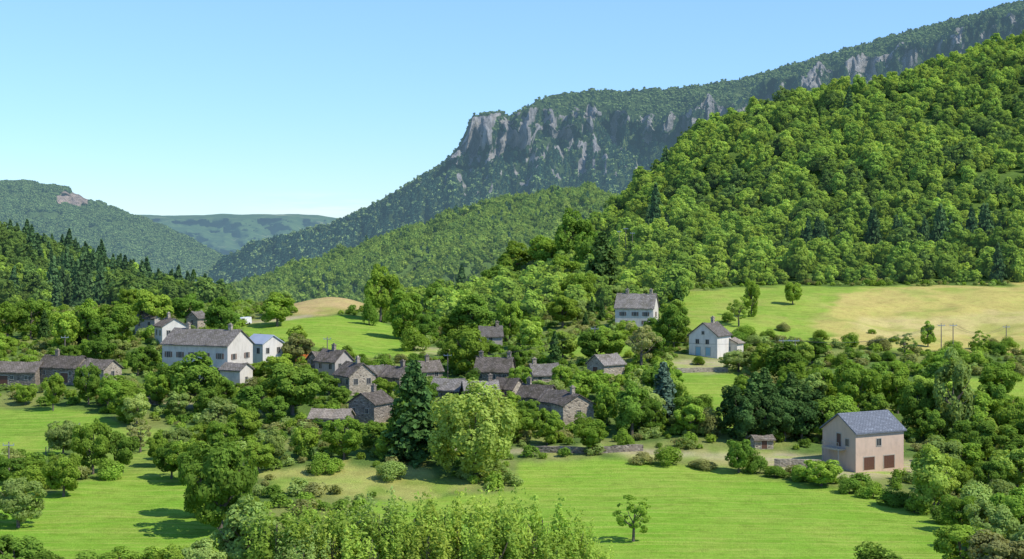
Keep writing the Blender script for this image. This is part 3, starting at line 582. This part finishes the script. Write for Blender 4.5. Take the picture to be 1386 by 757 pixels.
house(504,520,28,28,14,11,15,ST,R_GR,'low stone outhouse with grey roof',rowf('F',1,.4,.8,1))
house(538,526,38,34,17,13,-38,ST,R_BR,'stone house with sagging tiled roof',rowf('F',2,.5,.8,1)+rowf('R',1,.5),[(.5,0)])
house(578,514,34,28,13,12,26,ST,R_BR,'small stone house with mossy roof',rowf('F',2,.4,.8,1),[(0,0)])
house(449,580,52,38,16,10,-8,ST,R_LT,'low stone outbuilding with light tiled roof',[('F',.2,0,1.2,1.9,'door')]+rowf('F',3,.4,.7,.8))
house(502,570,44,42,26,13,60,ST,R_BR,'dark stone house with gable and small windows',rowf('L',2,.5,.7,.9),[(.3,0)])
house(670,518,48,36,17,17,-12,ST,R_BR,'stone house with two chimneys and brown roof',rowf('F',3,.4,.8,1),[(-.8,0),(.82,0)])
house(608,540,42,34,14,13,-20,ST,R_GR,'stone house with lilac-grey roof',rowf('F',2,.4,.7,.9))
house(650,545,46,38,15,14,10,ST,R_GR,'stone house with weathered grey roof and chimney',rowf('F',2,.4,.7,.9),[(.6,0)])
house(688,541,32,34,16,13,-30,STL,R_BR,'small stone house with weathered brown roof',rowf('F',2,.4,.7,.9))
house(736,520,38,30,14,13,16,STL,R_GR,'small pale stone house with grey roof',rowf('F',2,.4,.8,.9),[(-.7,0)])
house(728,556,44,38,20,15,-28,ST,R_BR,'stone house with uneven brown roof',rowf('F',2,.5,.8,1),[(-.6,0)])
house(752,566,32,34,24,14,-46,STL,R_BR,'stone house wing with dark roof',rowf('R',1,.5,.8,1))
house(775,576,36,46,30,13,-66,STL,R_BR,'tall stone house gable with lean roof',rowf('R',1,.5,.8,1),[(0,0)])
house(664,468,30,24,14,12,6,GREYW,R_GR,'small house with plain grey roof',rowf('F',1,.4),[(.6,0)])
house(820,508,38,34,16,12,38,STL,R_GR,'stone barn with grey roof and pale gable',[('L',0,0,1.6,2,'door')])
house(862,440,52,38,24,18,-16,CREAM,R_GR,'cream house with grey roof standing on slope',rowf('F',3,.55,.8,1)+rowf('F',2,.08,.8,1)+rowf('R',1,.5),[(.75,0),(-.5,0)],'rendered_house',True)
house(961,480,42,42,27,16,56,WHITE,R_GR,'white gabled house with grey roof and blue doors',[('L',-.35,.0,1.2,1.9,'bluedoor'),('L',.35,0,1.2,1.9,'bluedoor'),('L',-.4,.58,.8,1,wn),('L',.3,.58,.8,1,wn),('L',0,1.05,.6,.7,wn)],[(.4,0)],'rendered_house')
house(990,480,20,26,16,6,56,CREAM,R_LT,'low cream annexe with tiled roof',rowf('L',1,.4,.7,.8),(),'annexe')
house(1031,606,26,20,12,4,10,STL,R_LT,'small stone shed at end of a track',[('F',0,0,1,1.6,'door')],(),'stone_shed')
MZ_=[z[0] for z in ZONES]
def okplace(u,v,wp):
    for p in MZ_:
        if inpoly(np.array([u]),np.array([v]),p)[0]: return False
    x,y,z=pos(u,v)
    for h in HS:
        if math.hypot(x-h[5],y-h[6])<h[2]*.5*y/F+1.5: return False
    return True
def lim_h(u,v,hp,wp):
    for (hu,hv,hw,he,hr,x,y) in HS:
        if abs(u-hu)<hw/2+wp*.4 and hv-4<v<hv+90: hp=min(hp,v-hv+he*.65)
    return hp
tries=0
rnd=random.Random(77)
while ntree<298 and tries<9000:
    tries+=1
    u=rnd.uniform(-30,1420); v=400+ (690-400)*rnd.random()**1.5
    if v>600 and 250<u<1250 : continue
    if not okplace(u,v,40): continue
    p=pos(u,v)
    if p[1]>470: continue
    hm=rnd.uniform(5.0,9.5); hp=hm*F/p[1]; wp=hp*rnd.uniform(.85,1.1)
    if any(math.hypot(p[0]-t[2],p[1]-t[3])<rnd.uniform(3.4,5.5) for t in TREES): continue
    h2=lim_h(u,v,hp,wp)
    if h2<11: continue
    blocked=False
    for q in MZ_[:13]:
        if inpoly(np.array([u]),np.array([v-h2*.75]),q)[0] and rnd.random()<.8: blocked=True
    if blocked:
        h2*=.45
        if h2<12: continue
    if h2<hp*.6:
        kd=H_; wp=min(wp,h2*1.5)
        if nshrub>190: continue
    else: kd=rnd.choice([B,B,B,B,O,O,C_] if v<500 else [B,B,B,O])
    if kd==C_: wp*=.5
    m={B:['dark','dark','mid','mid','mid','light','silver'],O:['mid','dark','silver'],C_:['fir'],H_:['dark','mid','olive','silver','mid']}[kd]
    tree(u,v,h2,wp,kd,rnd.choice(m),'growing in rough village ground')
print('TREES',ntree,nshrub,tries)
# ---------------------------------------------------------------- scattered stuff
def source(kind,seed,nl,s,mat):
    V,Fc,t=crown(kind,seed,nl,s); me=np_mesh('foliage_src',V,Fc,4,mat,False,{'tint':('FACE','FLOAT',t)})
    return bpy.data.objects.new('foliage_source',me)
def scatter(name,P,S,idx,sources,label,cat):
    n=len(P); me=bpy.data.meshes.new(name); me.vertices.add(n); me.vertices.foreach_set('co',P.astype(np.float32).ravel())
    rot=np.zeros((n,3)); rot[:,2]=RNG.random(n)*6.28; rot[:,0]=RNG.normal(size=n)*.08
    for an,d in (('rotv',rot),('sclv',S)):
        a=me.attributes.new(an,'FLOAT_VECTOR','POINT'); a.data.foreach_set('vector',d.astype(np.float32).ravel())
    a=me.attributes.new('idx','INT','POINT'); a.data.foreach_set('value',idx.astype(np.int32))
    o=obj(name,me); meta(o,label,cat,'stuff')
    ng=bpy.data.node_groups.new(name,'GeometryNodeTree'); ng.interface.new_socket('Geometry',in_out='INPUT',socket_type='NodeSocketGeometry'); ng.interface.new_socket('Geometry',in_out='OUTPUT',socket_type='NodeSocketGeometry')
    gi=ng.nodes.new('NodeGroupInput'); go=ng.nodes.new('NodeGroupOutput'); jn=ng.nodes.new('GeometryNodeJoinGeometry')
    def na(nm,t):
        q=ng.nodes.new('GeometryNodeInputNamedAttribute'); q.data_type=t; q.inputs[0].default_value=nm; return q.outputs[0]
    r=na('rotv','FLOAT_VECTOR'); s=na('sclv','FLOAT_VECTOR'); ii=na('idx','INT')
    for k,src in enumerate(sources):
        oi=ng.nodes.new('GeometryNodeObjectInfo'); oi.inputs[0].default_value=src; oi.inputs['As Instance'].default_value=True
        cp=ng.nodes.new('FunctionNodeCompare'); cp.data_type='INT'; cp.operation='EQUAL'
        ins=[q for q in cp.inputs if q.type=='INT']; ng.links.new(ii,ins[0]); ins[1].default_value=k
        ip=ng.nodes.new('GeometryNodeInstanceOnPoints'); ng.links.new(gi.outputs[0],ip.inputs['Points']); ng.links.new(cp.outputs[0],ip.inputs['Selection'])
        ng.links.new(oi.outputs['Geometry'],ip.inputs['Instance']); ng.links.new(r,ip.inputs['Rotation']); ng.links.new(s,ip.inputs['Scale']); ng.links.new(ip.outputs[0],jn.inputs[0])
    ng.links.new(jn.outputs[0],go.inputs[0])
    m=o.modifiers.new('scatter','NODES'); m.node_group=ng
    return o
def sample(X,Y,Z,n,mask):
    dx=np.stack([X[:-1,1:]-X[:-1,:-1],Y[:-1,1:]-Y[:-1,:-1],Z[:-1,1:]-Z[:-1,:-1]],-1); dy=np.stack([X[1:,:-1]-X[:-1,:-1],Y[1:,:-1]-Y[:-1,:-1],Z[1:,:-1]-Z[:-1,:-1]],-1)
    A=np.linalg.norm(np.cross(dx,dy),axis=-1)*mask[:-1,:-1]; c=np.cumsum(A.ravel()); k=np.searchsorted(c,RNG.random(n)*c[-1]); i,j=np.unravel_index(np.minimum(k,A.size-1),A.shape)
    a=RNG.random((n,1));b=RNG.random((n,1)); p=np.stack([X[i,j],Y[i,j],Z[i,j]],-1)+dx[i,j]*a+dy[i,j]*b
    return p,i,j,A.sum()
def thin(P,d):
    cell={};keep=[]
    for n,(x,y,_) in enumerate(P):
        a,b=int(x//d),int(y//d); ok=True
        for i in(-1,0,1):
            for j in(-1,0,1):
                for q in cell.get((a+i,b+j),()):
                    if (P[q,0]-x)**2+(P[q,1]-y)**2<d*d: ok=False
        if ok: cell.setdefault((a,b),[]).append(n); keep.append(n)
    return np.array(keep)
hm=[leaf_mat('hill_foliage_a',(.27,.39,.06),(.33,.44,.07),.02,.46),leaf_mat('hill_foliage_b',(.20,.315,.05),(.255,.37,.058),.02,.46),leaf_mat('hill_fir',(.055,.11,.038),(.08,.14,.045),.02,.2),leaf_mat('hill_foliage_c',(.12,.20,.045),(.165,.25,.05),.02,.4)]
src=[source('broad',301,1600,.39,hm[0]),source('broad',302,1600,.39,hm[1]),source('oval',303,1400,.39,hm[0]),source('broad',304,1600,.39,hm[0]),source('oval',305,1400,.39,hm[1]),source('conifer',306,1300,.42,hm[2]),source('broad',307,1600,.39,hm[1]),source('broad',308,1600,.39,hm[3]),source('oval',309,1400,.39,hm[3])]
inM6=inpoly(UU,VS,[(905,388),(1600,380),(1600,480),(905,480)])
fm=(YY<1120)&(((UU>600)&(YY>np.where(UU<930,415,455)))|((UU<=600)&(YY>470)&(UU<300))|((UU<=600)&(YY>455)&(UU>500)))&(UU>-200)&(UU<1500)&~((YY<480)&inM6&(UU>920))
P,i,j,A=sample(XX,YY,ZW,30000,fm*1.0)
k=thin(P,4.6); P=P[k]; print('HILL',len(P),A)
n=len(P); sz=.50+.75*RNG.random(n)**2; uu=UC+P[:,0]/P[:,1]*F; lf=uu<310
cf=(vnoise(P[:,0]/60,P[:,1]/60)>.95)|(RNG.random(n)<.01)|(lf&(vnoise(P[:,0]/18,P[:,1]/18)>.62))
patch=(vnoise(P[:,0]/45+70,P[:,1]/45)>.4)
idx=np.where(cf,5,np.where(patch^(RNG.random(n)<.25),RNG.choice([0,2,3,3],n),RNG.choice([1,4,6,7],n)))
idx=np.where(lf&~cf&(RNG.random(n)<.8),RNG.choice([7,8],n),idx)
S=np.stack([sz*1.2,sz*1.2,sz*(.92+.28*RNG.random(n))*np.where(cf,1.35,1)],-1); P[:,2]-=.8
scatter('hillside_forest',P,S,idx,src,'dense deciduous forest covering the steep hillside','forest')
m0=(ZC[...,3]<.1)&(YY>150)&(YY<470)&(UU>-80)&(UU<1460)
P,i,j,A=sample(XX,YY,ZW,7500,m0*1.0); k=thin(P,1.8); P=P[k]
hp=np.array([(h[5],h[6],h[2]*.5*h[6]/F) for h in HS]); d=np.hypot(P[:,None,0]-hp[None,:,0],P[:,None,1]-hp[None,:,1])-hp[None,:,2]; P=P[d.min(1)>0]
n=len(P); s=.16+.28*RNG.random(n)**2; S=np.stack([s,s,s*.75],-1)
usrc=[source('shrub',401,420,.55,LM['mid']),source('shrub',402,420,.55,LM['dark']),source('shrub',403,420,.55,LM['olive']),source('shrub',404,420,.55,LM['silver'])]
scatter('undergrowth',P,S,RNG.choice([0,0,1,2,3],n),usrc,'low bushes and rough undergrowth between trees','undergrowth')
rm_=[leaf_mat('ridge_foliage_a',(.23,.33,.065),(.28,.38,.07),.08,.4),leaf_mat('ridge_foliage_b',(.165,.26,.055),(.22,.31,.06),.08,.4)]
rs=[source('broad',501,330,.75,rm_[0]),source('broad',502,330,.75,rm_[1]),source('conifer',503,300,.8,leaf_mat('ridge_fir',(.05,.10,.04),(.07,.13,.045),.09,0))]
RV=VH-(RZ-CZ)/RY*F
P,i,j,A=sample(RX,RY,RZ,20000,((RT>=.9)&(RV<425))*1.0); k=thin(P,5.6); P=P[k]; n=len(P)
s=.65+.42*RNG.random(n); c=RNG.random(n)<.04; pt=vnoise(P[:,0]/80,P[:,1]/80)>.5
scatter('ridge_forest',P-np.array([0,0,.8]),np.stack([s*1.05,s*1.05,s],-1),np.where(c,2,np.where(pt^(RNG.random(n)<.3),0,1)),rs,'mixed wood covering the rounded ridge','forest')
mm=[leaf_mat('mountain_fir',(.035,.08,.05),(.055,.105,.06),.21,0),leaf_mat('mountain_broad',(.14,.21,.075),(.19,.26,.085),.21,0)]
ms=[source('conifer',601,120,1.5,mm[0]),source('broad',602,90,1.6,mm[1])]
dens=((MT>=.9)&(MV<400)&(ROCK<.42))*np.where((MT>1.85)&(MT<2.15)&(MU>610),.3,1.0)
P,i,j,A=sample(MX,MY,MZ,62000,dens)
n=len(P); s=.5+.42*RNG.random(n); up=(MT[i,j]<2.2); c=RNG.random(n)<np.where(up,.15,.8)
s=np.where(MT[i,j]<3.05,s*.7,s)
scatter('mountain_forest',P-np.array([0,0,1.]),np.stack([s*1.2,s*1.2,s*1.05],-1),np.where(c,0,1),ms,'dark conifer forest below the limestone cliffs','forest')
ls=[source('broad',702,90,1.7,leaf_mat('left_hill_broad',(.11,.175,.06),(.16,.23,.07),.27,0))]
P,i,j,A=sample(LX,LY,LZ,22000,((LT>=.95)&(LVv<390)&(clear<.45)&(ROCKL<.35)&(LU>-60))*1.0)
s=.6+.5*RNG.random(len(P)); scatter('far_forest',P-np.array([0,0,1.]),np.stack([s*1.4,s*1.4,s],-1),np.zeros(len(P)),ls,'wood with painted-in haze covering the distant hill','forest')
# ---------------------------------------------------------------- poles, walls, vehicles
PW=simple_mat('pole_wood',(.22,.18,.14),(.15,.12,.1),3)
def pole(u,v,hp,arm=True,H=False):
    x,y,z=pos(u,v); h=hp*y/F; root=bpy.data.objects.new('utility_pole',None); root.location=(x,y,z); link(root); meta(root,'wooden utility pole with cross-arm','pole',None,'utility poles across the valley')
    for dx in ((-1.3,1.3) if H else (0,)):
        V=[];Fs=[]; tube(V,Fs,(dx,0,-1),(dx,0,h),.15,.1,8); Fs.append(tuple(range(8,16))); obj('post',pymesh('post',V,Fs,PW),root)
    if arm:
        V=[];Fs=[]; w=2.2 if H else .9; box(V,Fs,-w,w,-.2,-.17,h-.6,h-.45)
        for q in(-.9,0,.9): tube(V,Fs,(q*w,-.16,h-.45),(q*w,-.16,h-.2),.06,.05,6)
        obj('crossarm',pymesh('crossarm',V,Fs,METAL),root)
    return x,y,z+h-.25
PT=[pole(*a) for a in [(805,492,50),(1274,478,40),(1290,478,40),(12,640,42),(88,486,32),(847,348,40),(838,350,38),(856,350,36),(587,402,60),(606,512,34),(1362,470,30),(443,486,30)]]
ph=pole(1068,516,58,True,True)
WIRE=simple_mat('power_cable',(.03,.03,.03),(.04,.04,.04),2,.5)
def wires(a,b,off):
    V=[];Fs=[]
    for o in off:
        pr=None
        for i in range(15):
            t=i/14; p=(a[0]*(1-t)+b[0]*t+o,a[1]*(1-t)+b[1]*t,a[2]*(1-t)+b[2]*t-4*2.2*t*(1-t))
            if pr: tube(V,Fs,pr,p,.022,.022,4)
            pr=p
    meta(obj('power_line',pymesh('power_line',V,Fs,WIRE)),'thin sagging power cables strung between poles','power line')
wires(ph,PT[1],(-.8,0,.8)); wires(PT[0],ph,(-.8,.8)); wires(PT[9],PT[0],(-.5,.5)); wires(PT[11],PT[9],(-.5,.5)); wires(PT[2],PT[10],(-.6,.6))
def stone_wall(pts,h,th,label,mat=STL):
    V=[];Fs=[];Q=[]
    for (a,b) in zip(pts[:-1],pts[1:]):
        for i in range(9 if b is pts[-1] else 8):
            t=i/8; u=a[0]*(1-t)+b[0]*t; v=a[1]*(1-t)+b[1]*t; Q.append(pos(u,v))
    for n,(x,y,z) in enumerate(Q):
        a=Q[max(0,n-1)];b=Q[min(len(Q)-1,n+1)]; d=Vector((b[0]-a[0],b[1]-a[1],0)).normalized(); nx,ny=-d.y*th/2,d.x*th/2; hh=h+random.uniform(-.08,.08)
        V+=[(x-nx,y-ny,z-.8),(x+nx,y+ny,z-.8),(x+nx,y+ny,z+hh),(x-nx,y-ny,z+hh)]
    for n in range(len(Q)-1):
        for j in range(4): a=n*4+j;c=n*4+(j+1)%4; Fs.append((a,c,c+4,a+4))
    e=(len(Q)-1)*4; Fs+=[(3,2,1,0),(e,e+1,e+2,e+3)]
    meta(obj('stone_wall',pymesh('stone_wall',V,Fs,mat)),label,'wall')
stone_wall([(1048,632),(1112,634)],1.3,.5,'pale stone retaining wall beside the pink house')
stone_wall([(715,612),(800,614),(870,610)],1.0,.5,'old dry-stone terrace wall',ST)
stone_wall([(905,505),(985,503)],1.0,.5,'ochre retaining wall below the white house')
stone_wall([(560,608),(640,600)],1.0,.5,'mossy dry-stone garden wall',ST)
stone_wall([(170,545),(215,548)],1.2,.5,'stone wall beside the village lane',ST)
root=bpy.data.objects.new('fence',None); link(root); x0,y0,z0=pos(62,616); root.location=(x0,y0,z0); meta(root,'wire fence on weathered wooden posts','fence')
for i in range(12):
    t=i/11; x,y,z=pos(62+46*t,616-34*t); V=[];Fs=[]; tube(V,Fs,(0,0,-.4),(0,0,1.3),.09,.08,6); Fs.append(tuple(range(6,12))); obj('post',pymesh('post',V,Fs,PW),root,(x-x0,y-y0,z-z0))
V=[];Fs=[];Q=[pos(62+46*i/11,616-34*i/11) for i in range(12)]
for a,b in zip(Q[:-1],Q[1:]):
    for h in(.5,.85,1.2): tube(V,Fs,(a[0]-x0,a[1]-y0,a[2]-z0+h),(b[0]-x0,b[1]-y0,b[2]-z0+h),.02,.02,4)
obj('wire',pymesh('wire',V,Fs,METAL),root)
TYRE=simple_mat('tyre_rubber',(.02,.02,.02),(.03,.03,.03),5)
def car(u,v,yaw,paint,label,van=False):
    x,y,z=pos(u,v); root=bpy.data.objects.new('parked_van' if van else 'parked_car',None); root.location=(x,y,z+.02); root.rotation_euler=(0,0,math.radians(yaw)); link(root); meta(root,label,'van' if van else 'car')
    pr=[(-2.1,.35),(-2.15,.8),(-1.9,1.0),(-1.35,1.05),(-.7,1.5),(.9,1.52),(1.7,1.05),(2.1,.95),(2.15,.35)] if not van else [(-2.4,.35),(-2.45,1.0),(-2.0,1.2),(-1.4,2.1),(2.3,2.15),(2.4,1.9),(2.42,.35)]
    V=[];Fs=[];n=len(pr)
    for yy in (-.85,.85):
        for (a,b) in pr: V.append((a,yy*(1 if b<1.1 else .88),b))
    for i in range(n): j=(i+1)%n; Fs.append((i,j,j+n,i+n))
    Fs+=[tuple(range(n))[::-1],tuple(range(n,2*n))]
    obj('body',pymesh('body',V,Fs,paint),root)
    zb,zt=(1.08,1.42) if not van else (1.25,1.85)
    for sg in(-1,1):
        V=[];Fs=[]; xa=(-1.1,1.3) if not van else (-1.7,-.6); box(V,Fs,xa[0],xa[1],sg*.78-.06,sg*.78+.06,zb,zt); obj('window',pymesh('window',V,Fs,GLASS),root)
        for wx in(-1.3,1.35):
            V=[];Fs=[]; tube(V,Fs,(0,-.11,0),(0,.11,0),.33,.33,14); Fs+=[tuple(range(14))[::-1],tuple(range(14,28))]; obj('wheel',pymesh('wheel',V,Fs,TYRE),root,(wx,sg*.8,.33))
OR=simple_mat('orange_paint',(.75,.22,.04),(.7,.2,.04),1,.35); WP=simple_mat('white_paint',(.75,.75,.75),(.7,.7,.7),1,.3); BP=simple_mat('grey_paint',(.2,.23,.28),(.18,.2,.25),1,.3)
car(414,492,10,OR,'orange van parked beside village houses',True); car(436,494,-10,BP,'grey car parked beside village houses'); car(330,440,60,WP,'white van parked on the lane',True)
# ---------------------------------------------------------------- light, sky, camera
EL=math.radians(49); AZ=math.atan2(.87,-.44)
S=Vector((math.cos(EL)*math.sin(AZ),math.cos(EL)*math.cos(AZ),math.sin(EL)))
sl=bpy.data.lights.new('sun','SUN'); sl.energy=5.0; sl.angle=math.radians(.5); sl.color=(1,.95,.84)
so=bpy.data.objects.new('sun',sl); so.rotation_euler=(-S).to_track_quat('-Z','Y').to_euler(); so.location=(0,0,400); link(so)
w=bpy.data.worlds.new('World'); sc.world=w; w.use_nodes=True; nt=w.node_tree; bg=nt.nodes['Background']; sk=nt.nodes.new('ShaderNodeTexSky'); sk.sky_type='NISHITA'; sk.sun_disc=False
sk.sun_elevation=EL; sk.sun_rotation=AZ; sk.air_density=1.0; sk.dust_density=0.0; sk.ozone_density=2.5; sk.altitude=600
tc=nt.nodes.new('ShaderNodeTexCoord'); sp=nt.nodes.new('ShaderNodeSeparateXYZ'); nt.links.new(tc.outputs['Generated'],sp.inputs[0])
t1=mixc(nt,ramp(nt,sp.outputs[2],0.0,.09),(.72,.92,1.20),(.88,1.12,1.46))
tint=mixc(nt,ramp(nt,sp.outputs[2],.09,.19),t1,(1.10,1.34,1.74))
c=mixc(nt,1.0,sk.outputs[0],tint,'MULTIPLY')
mp=nt.nodes.new('ShaderNodeMapping'); mp.inputs['Scale'].default_value=(6,6,60); nt.links.new(tc.outputs['Generated'],mp.inputs[0]); cn=noise(nt,mp.outputs[0],2.0,6,.6)
mz=math_(nt,'SUBTRACT',1.0,math_(nt,'MULTIPLY',math_(nt,'ABSOLUTE',math_(nt,'SUBTRACT',sp.outputs[2],.026)),90)); mxx=math_(nt,'SUBTRACT',1.0,math_(nt,'MULTIPLY',math_(nt,'ABSOLUTE',math_(nt,'SUBTRACT',sp.outputs[0],-.135)),16))
cf_=math_(nt,'MULTIPLY',math_(nt,'MULTIPLY',math_(nt,'MAXIMUM',mz,0),math_(nt,'MAXIMUM',mxx,0)),ramp(nt,cn,.42,.62))
c=mixc(nt,math_(nt,'MULTIPLY',cf_,.8),c,(7.4,7.5,7.6))
nt.links.new(c,bg.inputs[0]); bg.inputs[1].default_value=.13
cd=bpy.data.cameras.new('camera'); cam=bpy.data.objects.new('camera',cd); link(cam); cam.location=(0,0,CZ); cam.rotation_euler=(math.pi/2,0,0)
cd.lens=50; cd.sensor_width=36; cd.shift_y=-(378.5-VH)/1386; cd.clip_end=30000; cd.clip_start=1; sc.camera=cam
sc.view_settings.view_transform='Standard'; sc.view_settings.look='None'; sc.view_settings.exposure=0
